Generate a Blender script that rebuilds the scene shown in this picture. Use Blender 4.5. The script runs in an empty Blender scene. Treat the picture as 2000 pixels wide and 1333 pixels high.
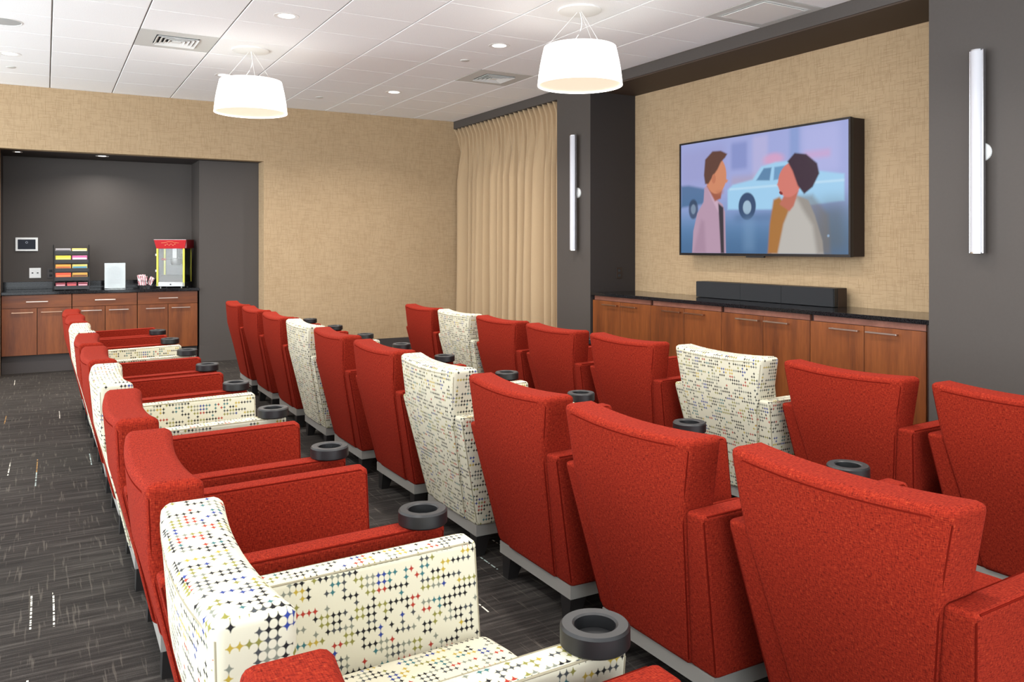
import bpy, bmesh, math, random
import numpy as np
from mathutils import Vector, Matrix

random.seed(7)
scene = bpy.context.scene
col = scene.collection
R = math.radians

# ------------------------------------------------------------------ camera
EYE = 1.38
cam_d = bpy.data.cameras.new('camera')
cam_d.sensor_width = 36.0
cam_d.lens = 1595.0 / 2000.0 * 36.0
cam_d.shift_y = -(666.5 - 482.0) / 2000.0
cam_d.clip_start = 0.05
cam = bpy.data.objects.new('camera', cam_d)
cam.location = (0, 0, EYE)
cam.rotation_euler = (R(90), 0, -R(29.76))
col.objects.link(cam)
scene.camera = cam

# ------------------------------------------------------------------ world, exposure
scene.view_settings.view_transform = 'Standard'
scene.view_settings.look = 'None'
scene.view_settings.exposure = 0.13
scene.view_settings.gamma = 1.0
scene.view_settings.use_curve_mapping = False
world = bpy.data.worlds.new('world')
scene.world = world
world.use_nodes = True
wbg = world.node_tree.nodes['Background']
wbg.inputs['Color'].default_value = (0.90, 0.97, 1.02, 1)
wbg.inputs['Strength'].default_value = 5.9

# ------------------------------------------------------------------ room lamps
ZC = 3.08          # ceiling height
DOWN_W = 28.0
PEND_W = 12.0
DOWN = [(-0.27, 8.45), (1.545, 8.45), (3.335, 8.45), (1.545, 6.05), (3.335, 6.05)]
DOWN_UNSEEN = [(-0.27, 6.05), (-0.27, 3.65), (1.545, 3.65), (3.335, 3.65), (-0.27, 1.25), (1.545, 1.25), (3.335, 1.25)]
PEND = [(1.545, 7.25), (3.335, 4.85)]
PEND_UNSEEN = [(1.545, 2.45), (3.335, 2.45)]
LIGHT_COL = (1.0, 0.965, 0.92)


def area_lamp(name, loc, size, power, spread=150, parent=None, color=LIGHT_COL):
    l = bpy.data.lights.new(name, 'AREA')
    l.shape = 'DISK'
    l.size = size
    l.energy = power
    l.color = color
    l.spread = R(spread)
    o = bpy.data.objects.new(name, l)
    o.location = loc
    col.objects.link(o)
    if parent:
        o.parent = parent
    return o


for x, y in DOWN:
    area_lamp('downlight_lamp', (x, y, ZC - 0.03), 0.12, DOWN_W, 140)
for x, y in DOWN_UNSEEN:
    area_lamp('downlight_lamp', (x, y, ZC - 0.03), 0.12, DOWN_W * 0.6, 140)
for x, y in PEND + PEND_UNSEEN:
    area_lamp('pendant_lamp_light', (x, y, 2.52), 0.5, PEND_W, 170)
area_lamp('nook_lamp', (0.566, 10.40, 2.385), 0.08, 9.0, 150)


# ================================================================== helpers
def new_mat(name):
    m = bpy.data.materials.new(name)
    m.use_nodes = True
    nt = m.node_tree
    b = nt.nodes['Principled BSDF']
    return m, nt, b


def srgb(r, g, b):
    def f(c):
        c /= 255.0
        return c / 12.92 if c <= 0.04045 else ((c + 0.055) / 1.055) ** 2.4
    return (f(r), f(g), f(b), 1.0)


def plain(name, rgb, rough=0.5, metal=0.0, spec=None, emit=None, emit_s=0.0):
    m, nt, b = new_mat(name)
    b.inputs['Base Color'].default_value = srgb(*rgb)
    b.inputs['Roughness'].default_value = rough
    b.inputs['Metallic'].default_value = metal
    if spec is not None:
        b.inputs['Specular IOR Level'].default_value = spec
    if emit:
        b.inputs['Emission Color'].default_value = srgb(*emit)
        b.inputs['Emission Strength'].default_value = emit_s
    return m


class N:
    """tiny node-graph builder"""
    def __init__(self, nt):
        self.nt = nt

    def __call__(self, typ, **kw):
        n = self.nt.nodes.new(typ)
        ins = kw.pop('ins', {})
        for k, v in kw.items():
            setattr(n, k, v)
        for k, v in ins.items():
            self.set(n, k, v)
        return n

    def set(self, n, k, v):
        s = n.inputs[k]
        if isinstance(v, bpy.types.NodeSocket):
            self.nt.links.new(v, s)
        else:
            s.default_value = v

    def math(self, op, a, b=0.0, c=None, clamp=False):
        n = self.nt.nodes.new('ShaderNodeMath')
        n.operation = op
        n.use_clamp = clamp
        self.set(n, 0, a)
        self.set(n, 1, b)
        if c is not None:
            self.set(n, 2, c)
        return n.outputs[0]

    def vmath(self, op, a, b=None, out=0):
        n = self.nt.nodes.new('ShaderNodeVectorMath')
        n.operation = op
        self.set(n, 0, a)
        if b is not None:
            self.set(n, 1, b)
        return n.outputs[out]

    def mix(self, f, a, b, blend='MIX'):
        n = self.nt.nodes.new('ShaderNodeMix')
        n.data_type = 'RGBA'
        n.blend_type = blend
        self.set(n, 0, f)
        self.set(n, 6, a)
        self.set(n, 7, b)
        return n.outputs[2]

    def noise(self, vec, scale=5.0, detail=2.0, rough=0.5):
        n = self.nt.nodes.new('ShaderNodeTexNoise')
        self.set(n, 'Vector', vec)
        n.inputs['Scale'].default_value = scale
        n.inputs['Detail'].default_value = detail
        n.inputs['Roughness'].default_value = rough
        return n.outputs[0]

    def ramp(self, f, stops, interp='LINEAR'):
        n = self.nt.nodes.new('ShaderNodeValToRGB')
        cr = n.color_ramp
        cr.interpolation = interp
        while len(cr.elements) < len(stops):
            cr.elements.new(0.5)
        for e, (p, c) in zip(cr.elements, stops):
            e.position = p
            e.color = c if len(c) == 4 else (*c, 1)
        self.set(n, 0, f)
        return n.outputs[0]

    def coord(self, kind='Object'):
        return self.nt.nodes.new('ShaderNodeTexCoord').outputs[kind]

    def scale(self, vec, s):
        return self.vmath('MULTIPLY', vec, s)

    def bump(self, h, strength, dist, b):
        n = self.nt.nodes.new('ShaderNodeBump')
        n.inputs['Strength'].default_value = strength
        n.inputs['Distance'].default_value = dist
        self.set(n, 'Height', h)
        self.nt.links.new(n.outputs[0], b.inputs['Normal'])


# ------------------------------------------------------------------ materials
def mat_red():
    m, nt, b = new_mat('red_woven_fabric')
    n = N(nt)
    uv = n.coord('UV')
    a = n.noise(n.scale(uv, (90, 420, 1)), 1.0, 1.0, 0.6)
    c = n.noise(n.scale(uv, (420, 90, 1)), 1.0, 1.0, 0.6)
    big = n.noise(n.scale(uv, (9, 9, 1)), 1.0, 2.0)
    w = n.math('ADD', n.math('MULTIPLY', a, 0.5), n.math('MULTIPLY', c, 0.5))
    colr = n.ramp(w, [(0.30, srgb(68, 16, 11)), (0.46, srgb(119, 31, 20)), (0.60, srgb(139, 41, 25)), (0.74, srgb(164, 72, 40))])
    colr = n.mix(n.math('MULTIPLY', big, 0.22), colr, srgb(112, 29, 20))
    n.set(b, 'Base Color', colr)
    b.inputs['Roughness'].default_value = 0.92
    b.inputs['Specular IOR Level'].default_value = 0.06
    n.bump(w, 0.35, 0.003, b)
    return m


def mat_dots():
    m, nt, b = new_mat('white_dotted_fabric')
    n = N(nt)
    uv = n.coord('UV')
    p = n.scale(uv, (1 / 0.0135, 1 / 0.0162, 0))
    cell = n.vmath('FLOOR', p)
    fr = n.vmath('SUBTRACT', n.vmath('FRACTION', p), (0.5, 0.5, 0))
    mm = n.vmath('SUBTRACT', (0.5, 0.5, 0), n.vmath('ABSOLUTE', fr))
    dist = n.vmath('LENGTH', mm, out=1)
    star = n.math('SMOOTH_MIN', 1.0, n.math('MULTIPLY', n.math('SUBTRACT', dist, 0.455), 22.0), 0.05, clamp=True)
    wn = n('ShaderNodeTexWhiteNoise', noise_dimensions='2D', ins={'Vector': cell})
    cl = n.noise(n.scale(cell, (0.26, 0.80, 0)), 1.0, 1.0)
    pres = n.math('GREATER_THAN', n.math('ADD', cl, n.math('MULTIPLY', wn.outputs[0], 0.22)), 0.585)
    wn2 = n('ShaderNodeTexWhiteNoise', noise_dimensions='2D', ins={'Vector': n.scale(n.vmath('FLOOR', n.scale(cell, (0.5, 0.7, 0))), (1.37, 1.91, 0))})
    ink = n.ramp(wn2.outputs[0], [(0.0, srgb(26, 24, 26)), (0.30, srgb(62, 64, 66)), (0.46, srgb(116, 118, 106)),
                                  (0.62, srgb(122, 118, 58)), (0.74, srgb(52, 98, 102)), (0.81, srgb(40, 56, 120)),
                                  (0.88, srgb(150, 48, 36)), (0.95, srgb(164, 140, 52))], 'CONSTANT')
    ring = n.math('MULTIPLY', n.math('MULTIPLY', n.math('GREATER_THAN', dist, 0.425), n.math('LESS_THAN', dist, 0.47)), 0.45)
    fac = n.math('MULTIPLY', n.math('MAXIMUM', star, ring), pres, clamp=True)
    wv = n.noise(n.scale(uv, (900, 900, 1)), 1.0, 1.0)
    base = n.mix(n.math('MULTIPLY', wv, 0.35), srgb(198, 192, 171), srgb(184, 177, 153))
    n.set(b, 'Base Color', n.mix(fac, base, ink))
    b.inputs['Roughness'].default_value = 0.85
    b.inputs['Specular IOR Level'].default_value = 0.2
    n.bump(wv, 0.12, 0.002, b)
    return m


def mat_wood(name, c1, c2, c3, axis='Z'):
    m, nt, b = new_mat(name)
    n = N(nt)
    co = n.coord('Object')
    info = n('ShaderNodeObjectInfo')
    off = n.vmath('ADD', co, n.vmath('MULTIPLY', (3.1, 5.7, 2.3), n('ShaderNodeCombineXYZ', ins={0: info.outputs['Random'], 1: info.outputs['Random'], 2: info.outputs['Random']}).outputs[0]))
    st = (9, 9, 0.9) if axis == 'Z' else (0.9, 9, 9)
    g = n.noise(n.scale(off, st), 1.0, 4.0, 0.6)
    fine = n.noise(n.scale(off, tuple(s * 9 for s in st)), 1.0, 2.0, 0.6)
    v = n.math('ADD', n.math('MULTIPLY', g, 0.75), n.math('MULTIPLY', fine, 0.25))
    n.set(b, 'Base Color', n.ramp(v, [(0.30, srgb(*c1)), (0.50, srgb(*c2)), (0.70, srgb(*c3))]))
    b.inputs['Roughness'].default_value = 0.42
    b.inputs['Specular IOR Level'].default_value = 0.4
    n.bump(fine, 0.04, 0.002, b)
    return m


def mat_wallpaper():
    m, nt, b = new_mat('tan_woven_wallpaper')
    n = N(nt)
    uv = n.coord('UV')
    sp = n('ShaderNodeSeparateXYZ', ins={0: uv})
    U, V = sp.outputs[0], sp.outputs[1]

    def threads(along, across, pitch, length, seed):
        row = n.math('FLOOR', n.math('DIVIDE', across, pitch))
        rw = n('ShaderNodeTexWhiteNoise', noise_dimensions='1D', ins={'W': n.math('ADD', row, seed)})
        seg = n.math('FLOOR', n.math('ADD', n.math('DIVIDE', along, length), n.math('MULTIPLY', rw.outputs[0], 9.0)))
        cell = n('ShaderNodeCombineXYZ', ins={0: seg, 1: row, 2: seed})
        on = n('ShaderNodeTexWhiteNoise', noise_dimensions='3D', ins={'Vector': cell.outputs[0]})
        f = n.math('ABSOLUTE', n.math('SUBTRACT', n.math('FRACT', n.math('DIVIDE', across, pitch)), 0.5))
        prof = n.math('SUBTRACT', 1.0, n.math('MULTIPLY', f, 3.4), clamp=True)
        st = n.math('MULTIPLY', n.math('SUBTRACT', on.outputs[0], 0.42), 1.9, clamp=True)
        return n.math('MULTIPLY', prof, st)

    th = threads(U, V, 0.0105, 0.085, 3.0)
    tv_ = threads(V, U, 0.0115, 0.070, 11.0)
    big = n.noise(n.scale(uv, (3, 3, 1)), 1.0, 2.0)
    fine = n.noise(n.scale(uv, (240, 240, 1)), 1.0, 1.0)
    base = n.mix(n.math('ADD', n.math('MULTIPLY', fine, 0.3), n.math('MULTIPLY', big, 0.35)), srgb(184, 159, 126), srgb(156, 129, 96))
    mx = n.math('ADD', n.math('MAXIMUM', th, tv_), n.math('MULTIPLY', n.math('MINIMUM', th, tv_), 0.4))
    n.set(b, 'Base Color', n.mix(n.math('MULTIPLY', mx, 0.48), base, srgb(112, 84, 54)))
    b.inputs['Roughness'].default_value = 0.8
    b.inputs['Specular IOR Level'].default_value = 0.25
    n.bump(mx, 0.10, 0.001, b)
    return m


def mat_carpet():
    m, nt, b = new_mat('grey_brown_carpet')
    n = N(nt)
    co = n.coord('Object')
    s1 = n.noise(n.scale(co, (2.6, 46, 1)), 1.0, 3.0, 0.62)
    s2 = n.noise(n.scale(co, (70, 3.6, 1)), 1.0, 2.0, 0.6)
    pile = n.noise(n.scale(co, (420, 420, 1)), 1.0, 2.0, 0.7)
    base = n.ramp(n.math('ADD', n.math('MULTIPLY', s1, 0.62), n.math('MULTIPLY', pile, 0.38)),
                  [(0.30, srgb(32, 29, 27)), (0.50, srgb(52, 48, 45)), (0.68, srgb(86, 81, 76))])
    ln = n.math('MULTIPLY', n.ramp(s2, [(0.60, (0, 0, 0)), (0.67, (1, 1, 1))]), 0.30)
    base = n.mix(ln, base, srgb(118, 110, 100))
    # sparse bright stitched dashes running along the aisle
    wob = n.vmath('ADD', co, n.vmath('MULTIPLY', n('ShaderNodeCombineXYZ', ins={0: n.noise(n.scale(co, (0.6, 0.9, 1)), 1.0, 0.0)}).outputs[0], (0.02, 0, 0)))
    p = n.scale(wob, (1 / 0.075, 1 / 0.34, 0))
    cell = n.vmath('FLOOR', p)
    f = n.vmath('FRACTION', p)
    sx = n('ShaderNodeSeparateXYZ', ins={0: f})
    wn = n('ShaderNodeTexWhiteNoise', noise_dimensions='2D', ins={'Vector': cell})
    on = n.math('GREATER_THAN', wn.outputs[0], 0.945)
    line = n.math('LESS_THAN', n.math('ABSOLUTE', n.math('SUBTRACT', sx.outputs[0], 0.5)), 0.042)
    seg = n.math('GREATER_THAN', n.noise(n.scale(co, (3, 60, 1)), 1.0, 0.0), 0.46)
    dash = n.math('MULTIPLY', n.math('MULTIPLY', on, line), seg)
    dcol = n.ramp(n('ShaderNodeTexWhiteNoise', noise_dimensions='2D', ins={'Vector': n.scale(cell, (1.7, 2.3, 0))}).outputs[0],
                  [(0.0, srgb(226, 220, 205)), (0.6, srgb(168, 128, 76)), (0.8, srgb(176, 190, 186))], 'CONSTANT')
    n.set(b, 'Base Color', n.mix(dash, base, dcol))
    b.inputs['Roughness'].default_value = 0.95
    b.inputs['Specular IOR Level'].default_value = 0.1
    n.bump(pile, 0.5, 0.004, b)
    return m


def mat_tile():
    m, nt, b = new_mat('white_ceiling_tile')
    n = N(nt)
    co = n.coord('Object')
    sp = n.noise(n.scale(co, (160, 160, 1)), 1.0, 3.0, 0.7)
    n.set(b, 'Base Color', n.ramp(sp, [(0.30, srgb(238, 237, 236)), (0.55, srgb(250, 249, 248))]))
    b.inputs['Roughness'].default_value = 0.9
    b.inputs['Specular IOR Level'].default_value = 0.15
    return m


def mat_paint(name, rgb, rough=0.6):
    m, nt, b = new_mat(name)
    n = N(nt)
    co = n.coord('Object')
    o = n.noise(n.scale(co, (60, 60, 60)), 1.0, 2.0)
    c = srgb(*rgb)
    d = tuple(x * 0.90 for x in c[:3]) + (1,)
    n.set(b, 'Base Color', n.mix(o, c, d))
    b.inputs['Roughness'].default_value = rough
    b.inputs['Specular IOR Level'].default_value = 0.3
    n.bump(o, 0.03, 0.001, b)
    return m


def mat_stone():
    m, nt, b = new_mat('black_polished_stone')
    n = N(nt)
    co = n.coord('Object')
    v = n.noise(n.scale(co, (130, 130, 130)), 1.0, 2.0, 0.7)
    n.set(b, 'Base Color', n.ramp(v, [(0.45, srgb(16, 16, 18)), (0.72, srgb(44, 44, 46))]))
    b.inputs['Roughness'].default_value = 0.10
    b.inputs['Specular IOR Level'].default_value = 0.22
    return m


def mat_curtain():
    m, nt, b = new_mat('beige_curtain_cloth')
    n = N(nt)
    co = n.coord('Object')
    v = n.noise(n.scale(co, (400, 400, 60)), 1.0, 2.0)
    n.set(b, 'Base Color', n.mix(n.math('MULTIPLY', v, 0.5), srgb(178, 152, 119), srgb(156, 130, 98)))
    b.inputs['Roughness'].default_value = 0.85
    b.inputs['Specular IOR Level'].default_value = 0.2
    b.inputs['Sheen Weight'].default_value = 0.15
    return m


M = dict(
    red=mat_red(), dots=mat_dots(),
    red_welt_shade=plain('red_welt_seam_shade', (92, 21, 14), 1.0, spec=0.0), dots_welt_shade=plain('taupe_welt_seam_shade', (150, 142, 120), 1.0, spec=0.0),  # welts darker than the cloth, painting in the shadow of the seams
    wood=mat_wood('warm_wood_veneer', (84, 41, 16), (112, 58, 23), (135, 75, 33)),
    wood_h=mat_wood('warm_wood_veneer_horizontal', (84, 41, 16), (112, 58, 23), (135, 75, 33), 'X'),
    wood_dark=plain('dark_wood_edge', (48, 24, 16), 0.5),
    rail=mat_wood('reddish_wood_rail', (98, 58, 46), (118, 74, 60), (134, 88, 72), 'X'),
    wallpaper=mat_wallpaper(), carpet=mat_carpet(), tile=mat_tile(),
    grey=mat_paint('charcoal_grey_paint', (77, 71, 67)),
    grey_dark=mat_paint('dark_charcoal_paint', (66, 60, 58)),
    brown_dark=mat_paint('dark_brown_paint', (70, 56, 46)),
    stone=mat_stone(), curtain=mat_curtain(),
    grid=plain('ceiling_grid_metal', (150, 148, 144), 0.6),
    white=plain('white_enamel', (236, 234, 230), 0.45),
    white_gloss=plain('white_plastic', (232, 232, 230), 0.3),
    vent=plain('vent_panel', (206, 205, 200), 0.6),
    vent_slat=plain('vent_slat', (226, 226, 222), 0.45),
    dark_void=plain('dark_void', (40, 42, 44), 0.9),
    black=plain('black_plastic', (24, 23, 24), 0.42),
    cup=plain('black_cup_ring', (17, 16, 17), 0.45),
    leg=plain('black_wood_leg', (24, 21, 20), 0.45),
    plinth=plain('grey_plinth', (134, 130, 124), 0.6),
    chrome=plain('brushed_nickel', (196, 178, 166), 0.28, 1.0),
    bronze=plain('bronze_handle', (176, 140, 116), 0.3, 1.0),
    shade=plain('lit_lamp_shade', (250, 247, 240), 0.6, emit=(255, 250, 242), emit_s=2.4),
    diffuser=plain('lit_lamp_diffuser', (246, 236, 214), 0.6, emit=(255, 240, 212), emit_s=0.55),
    lens=plain('lit_downlight_lens', (255, 255, 255), 0.5, emit=(255, 250, 240), emit_s=4.0),
    acrylic=plain('white_acrylic_tube', (176, 175, 180), 0.22, emit=(240, 238, 244), emit_s=0.12),
    alu=plain('polished_aluminium', (206, 206, 210), 0.2, 1.0),
    tv_frame=plain('television_bezel', (46, 44, 46), 0.3, 0.6),
    tv_gap_shade=plain('television_brown_gap_shade', (40, 26, 18), 0.7),
    cloth_black=plain('black_speaker_cloth', (30, 31, 34), 0.85),
    pop_red=plain('popcorn_red_enamel', (184, 24, 30), 0.3),
    pop_maroon=plain('popcorn_dark_red_enamel', (112, 16, 22), 0.35),
    pop_gold=plain('popcorn_gold_print', (214, 130, 84), 0.5),
    brass=plain('yellow_brass_post', (176, 172, 52), 0.4, 0.2),
    steel=plain('stainless_steel', (150, 148, 146), 0.38, 0.9),
    paper=plain('white_paper', (186, 189, 194), 0.8, spec=0.1),
    ink=plain('grey_print', (120, 122, 128), 0.8, spec=0.1),
)


def mat_glass(name, rgb=(235, 240, 240), alpha=0.12, rough=0.03):
    m, nt, b = new_mat(name)
    b.inputs['Base Color'].default_value = srgb(*rgb)
    b.inputs['Roughness'].default_value = rough
    b.inputs['Alpha'].default_value = alpha
    return m


M['glass'] = mat_glass('clear_glass')
M['acrylic_clear'] = mat_glass('clear_acrylic', (240, 248, 246), 0.25)


# ------------------------------------------------------------------ mesh building
def box_uv(me):
    uvl = me.uv_layers.new(name='UVMap') if not me.uv_layers else me.uv_layers[0]
    nv = len(me.vertices)
    co = np.empty(nv * 3)
    me.vertices.foreach_get('co', co)
    co = co.reshape(-1, 3)
    nl = len(me.loops)
    vi = np.empty(nl, dtype=np.int32)
    me.loops.foreach_get('vertex_index', vi)
    nrm = np.empty(len(me.polygons) * 3)
    me.polygons.foreach_get('normal', nrm)
    nrm = np.abs(nrm.reshape(-1, 3))
    tot = np.empty(len(me.polygons), dtype=np.int32)
    me.polygons.foreach_get('loop_total', tot)
    ax = np.repeat(np.argmax(nrm * np.array([1.0, 1.0, 1.001]), axis=1), tot)
    c = co[vi]
    u = np.where(ax == 0, c[:, 1], c[:, 0])
    v = np.where(ax == 2, c[:, 1], c[:, 2])
    # cloth on the arm tops keeps its rows along the arm
    uv = np.stack([u + 0.37 * ax, v + 0.21 * ax], axis=1).astype(np.float32)
    uvl.data.foreach_set('uv', uv.ravel())


def finish(name, bm, mat, parent=None, smooth=False, loc=None, wn=False):
    bmesh.ops.recalc_face_normals(bm, faces=bm.faces)
    me = bpy.data.meshes.new(name)
    bm.to_mesh(me)
    bm.free()
    box_uv(me)
    if mat is not None:
        me.materials.append(mat)
    if smooth:
        me.polygons.foreach_set('use_smooth', [True] * len(me.polygons))
        if smooth is not True:
            me.set_sharp_from_angle(angle=R(smooth))
    o = bpy.data.objects.new(name, me)
    col.objects.link(o)
    if parent is not None:
        o.parent = parent
    if loc is not None:
        o.location = loc
    if wn:
        w = o.modifiers.new('weighted_normals', 'WEIGHTED_NORMAL')
        w.keep_sharp = True
        w.weight = 80
    return o


def add_box(bm, x0, x1, y0, y1, z0, z1, bev=0.0, seg=2):
    r = bmesh.ops.create_cube(bm, size=1.0)
    vs = r['verts']
    for v in vs:
        v.co = Vector((x0 + (v.co.x + 0.5) * (x1 - x0), y0 + (v.co.y + 0.5) * (y1 - y0), z0 + (v.co.z + 0.5) * (z1 - z0)))
    if bev > 0:
        es = list({e for v in vs for e in v.link_edges})
        bmesh.ops.bevel(bm, geom=es, offset=bev, segments=seg, profile=0.5, affect='EDGES')
    return vs


def box(name, mat, parent, x0, x1, y0, y1, z0, z1, bev=0.0, seg=2, **kw):
    bm = bmesh.new()
    add_box(bm, x0, x1, y0, y1, z0, z1, bev, seg)
    return finish(name, bm, mat, parent, **kw)


def add_tube(bm, pts, r, sides=6, closed=False):
    pts = [Vector(p) for p in pts]
    rings = []
    n = len(pts)
    for i, p in enumerate(pts):
        a = pts[i - 1] if (i > 0 or closed) else p
        c = pts[(i + 1) % n] if (i < n - 1 or closed) else p
        t = (c - a).normalized()
        ref = Vector((0, 0, 1)) if abs(t.z) < 0.9 else Vector((1, 0, 0))
        u = t.cross(ref).normalized()
        w = t.cross(u).normalized()
        rings.append([bm.verts.new(p + (u * math.cos(2 * math.pi * k / sides) + w * math.sin(2 * math.pi * k / sides)) * r) for k in range(sides)])
    for i in range(n if closed else n - 1):
        a, b = rings[i], rings[(i + 1) % n]
        for k in range(sides):
            bm.faces.new((a[k], a[(k + 1) % sides], b[(k + 1) % sides], b[k]))
    if not closed:
        bm.faces.new(rings[0][::-1])
        bm.faces.new(rings[-1])


def tube(name, mat, parent, pts, r, sides=6, closed=False):
    bm = bmesh.new()
    add_tube(bm, pts, r, sides, closed)
    return finish(name, bm, mat, parent, smooth=50)


def add_lathe(bm, prof, cx=0, cy=0, sides=32, close=False):
    rings = []
    for r, z in prof:
        if r < 1e-6:
            rings.append([bm.verts.new((cx, cy, z))])
        else:
            rings.append([bm.verts.new((cx + r * math.cos(2 * math.pi * k / sides), cy + r * math.sin(2 * math.pi * k / sides), z)) for k in range(sides)])
    m = len(rings)
    for i in range(m if close else m - 1):
        a, b = rings[i], rings[(i + 1) % m]
        for k in range(sides):
            k2 = (k + 1) % sides
            if len(a) == 1 and len(b) == 1:
                continue
            if len(a) == 1:
                bm.faces.new((a[0], b[k], b[k2]))
            elif len(b) == 1:
                bm.faces.new((a[k], a[k2], b[0]))
            else:
                bm.faces.new((a[k], a[k2], b[k2], b[k]))


def lathe(name, mat, parent, prof, cx=0, cy=0, sides=32, close=False, smooth=40):
    bm = bmesh.new()
    add_lathe(bm, prof, cx, cy, sides, close)
    return finish(name, bm, mat, parent, smooth=smooth)


def empty(name, loc, label, cat, group=None, rz=0.0):
    o = bpy.data.objects.new(name, None)
    o.empty_display_size = 0.1
    o.location = loc
    o.rotation_euler = (0, 0, rz)
    col.objects.link(o)
    tag(o, label, cat, group)
    return o


def tag(o, label, cat, group=None):
    o['label'] = label
    o['category'] = cat
    if group:
        o['group'] = group
    return o


def struct(o, label=None):
    o['kind'] = 'structure'
    if label:
        o['label'] = label
    return o


def copy_tree(o, parent=None):
    c = o.copy()
    col.objects.link(c)
    c.parent = parent
    for ch in list(o.children):
        copy_tree(ch, c)
    return c


# ================================================================== room shell
XL, YF = -4.2, -3.20          # how far the room is built to the left of and beside the camera
XW = 4.83                    # plane of the right-hand pillars and bulkhead
YB = 10.05                   # wallpapered far wall
XN = 5.405                   # wall behind the television
NX0, NX1 = -0.415, 1.60      # snack nook
PX1 = 2.294
YP, YN = 10.33, 10.92        # pier face, nook back
ZN = 2.412                   # nook soffit
ZB = ZC - 0.10               # bulkhead underside

fl = struct(box('floor', M['carpet'], None, -3.0, XN + 0.2, YF, YN + 0.1, -0.05, 0.0), 'dark grey-brown streaked carpet floor with pale dashes')

# --- ceiling: metal grid over which single tiles hang
GX0, GXS = 0.045, 0.5983
GY0, GYS = 6.95, 0.60
ceil = struct(box('ceiling', M['grid'], None, XL - 0.1, XN + 0.2, YF, YN + 0.1, ZC + 0.010, ZC + 0.06), 'suspended white ceiling of square tiles')


def tile_mesh(w, d, gx, gy):
    bm = bmesh.new()
    add_box(bm, -w / 2 + gx, w / 2 - gx, -d / 2 + gy, d / 2 - gy, 0.0, 0.0098, 0.003, 1)
    return finish('ceiling_tile', bm, M['tile'], ceil)


SPECIAL = {(1, 0): 'vent', (6, 0): 'vent', (7, -5): 'return'}
tile0 = tile_mesh(GXS, GYS, 0.0050, 0.0016)
tile0_used = False
for i in range(-6, 8):
    for j in range(-14, 5):
        cx, cy = GX0 + (i + 0.5) * GXS, GY0 + (j + 0.5) * GYS
        if (i, j) in SPECIAL:
            continue
        if cy < YF + 0.3:
            continue
        t = tile0
        if tile0_used:
            t = tile0.copy()
            col.objects.link(t)
        tile0_used = True
        t.location = (cx, cy, ZC)
strip0 = tile_mesh(GXS, YB - (GY0 + 5 * GYS), 0.0050, 0.0016)
for i in range(-6, 8):
    t = strip0
    if i > -6:
        t = strip0.copy()
        col.objects.link(t)
    t.location = (GX0 + (i + 0.5) * GXS, (YB + GY0 + 5 * GYS) / 2, ZC)


# --- far wall with the nook cut out
def walls(name, mat, boxes, label):
    bm = bmesh.new()
    for b in boxes:
        add_box(bm, *b)
    return struct(finish(name, bm, mat), label)


walls('wall_back', M['wallpaper'], [
    (PX1, XN + 0.2, YB, YB + 0.28, 0, ZC + 0.01),
    (NX0, PX1, YB, YB + 0.15, ZN, ZC + 0.01),
    (XL, NX0, YB, YB + 0.28, 0, ZC + 0.01)], 'tan woven wallpaper wall at the far end')
walls('wall_nook_pier', M['grey'], [(NX1, PX1 + 0.1, YP, YP + 0.7, 0, ZN + 0.15)], 'charcoal pier beside the snack counter')
walls('wall_nook_back', M['grey'], [(NX0 - 0.1, NX1, YN, YN + 0.1, 0, ZN + 0.1)], 'charcoal wall behind the snack counter')
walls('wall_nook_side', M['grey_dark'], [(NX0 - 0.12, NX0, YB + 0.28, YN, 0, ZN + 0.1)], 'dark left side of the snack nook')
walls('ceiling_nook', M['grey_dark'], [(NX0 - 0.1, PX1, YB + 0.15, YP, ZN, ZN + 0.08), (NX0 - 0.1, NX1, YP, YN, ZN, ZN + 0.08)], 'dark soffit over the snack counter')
box('baseboard_back', M['grey_dark'], None, PX1, XW, YB - 0.014, YB, 0, 0.185)['kind'] = 'structure'
box('baseboard_pier', M['grey'], None, NX1 + 0.002, PX1 - 0.001, YP - 0.012, YP, 0, 0.20)['kind'] = 'structure'

# --- right-hand wall: bulkhead, pillars, television niche, curtain recess
YC0, YC1 = 7.46, YB          # curtain opening
YN0, YN1 = 3.16, 6.84        # television niche
walls('wall_right_bulkhead', M['grey'], [(XW, XN + 0.2, YF, YB, ZB, ZC + 0.01)], 'charcoal bulkhead running along the top of the right wall')
walls('wall_right_pillar', M['grey'], [(XW, XN + 0.2, YN1, YC0, 0, ZB)], 'charcoal pillar between curtain and television niche')
walls('wall_right_near', M['grey'], [(XW, XN + 0.2, YF, YN0, 0, ZB)], 'charcoal wall at the right edge')
walls('wall_right_niche', M['wallpaper'], [(XN, XN + 0.2, YN0, YN1, 0, ZB)], 'tan woven wallpaper behind the television')
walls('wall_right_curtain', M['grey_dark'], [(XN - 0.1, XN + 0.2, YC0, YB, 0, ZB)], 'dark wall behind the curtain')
walls('ceiling_niche', M['brown_dark'], [(XW + 0.01, XN, YN0 + 0.002, YN1 - 0.002, ZB - 0.012, ZB)], 'dark brown soffit over the television niche')
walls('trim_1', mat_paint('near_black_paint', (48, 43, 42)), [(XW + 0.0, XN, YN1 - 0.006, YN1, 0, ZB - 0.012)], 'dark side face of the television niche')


# ================================================================== ceiling fittings
def downlight(x, y, label, z=ZC, r=0.072, group='recessed downlights'):
    e = empty('recessed_downlight', (x, y, z), label, 'downlight', group)
    lathe('trim_ring', M['white'], e, [(r, 0), (r + 0.018, -0.002), (r + 0.02, 0.0), (r + 0.02, 0.004), (r, 0.004)], close=True)
    lathe('lens', M['lens'], e, [(r, 0.003), (r * 0.8, -0.0005), (0, -0.001)])
    return e


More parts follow.
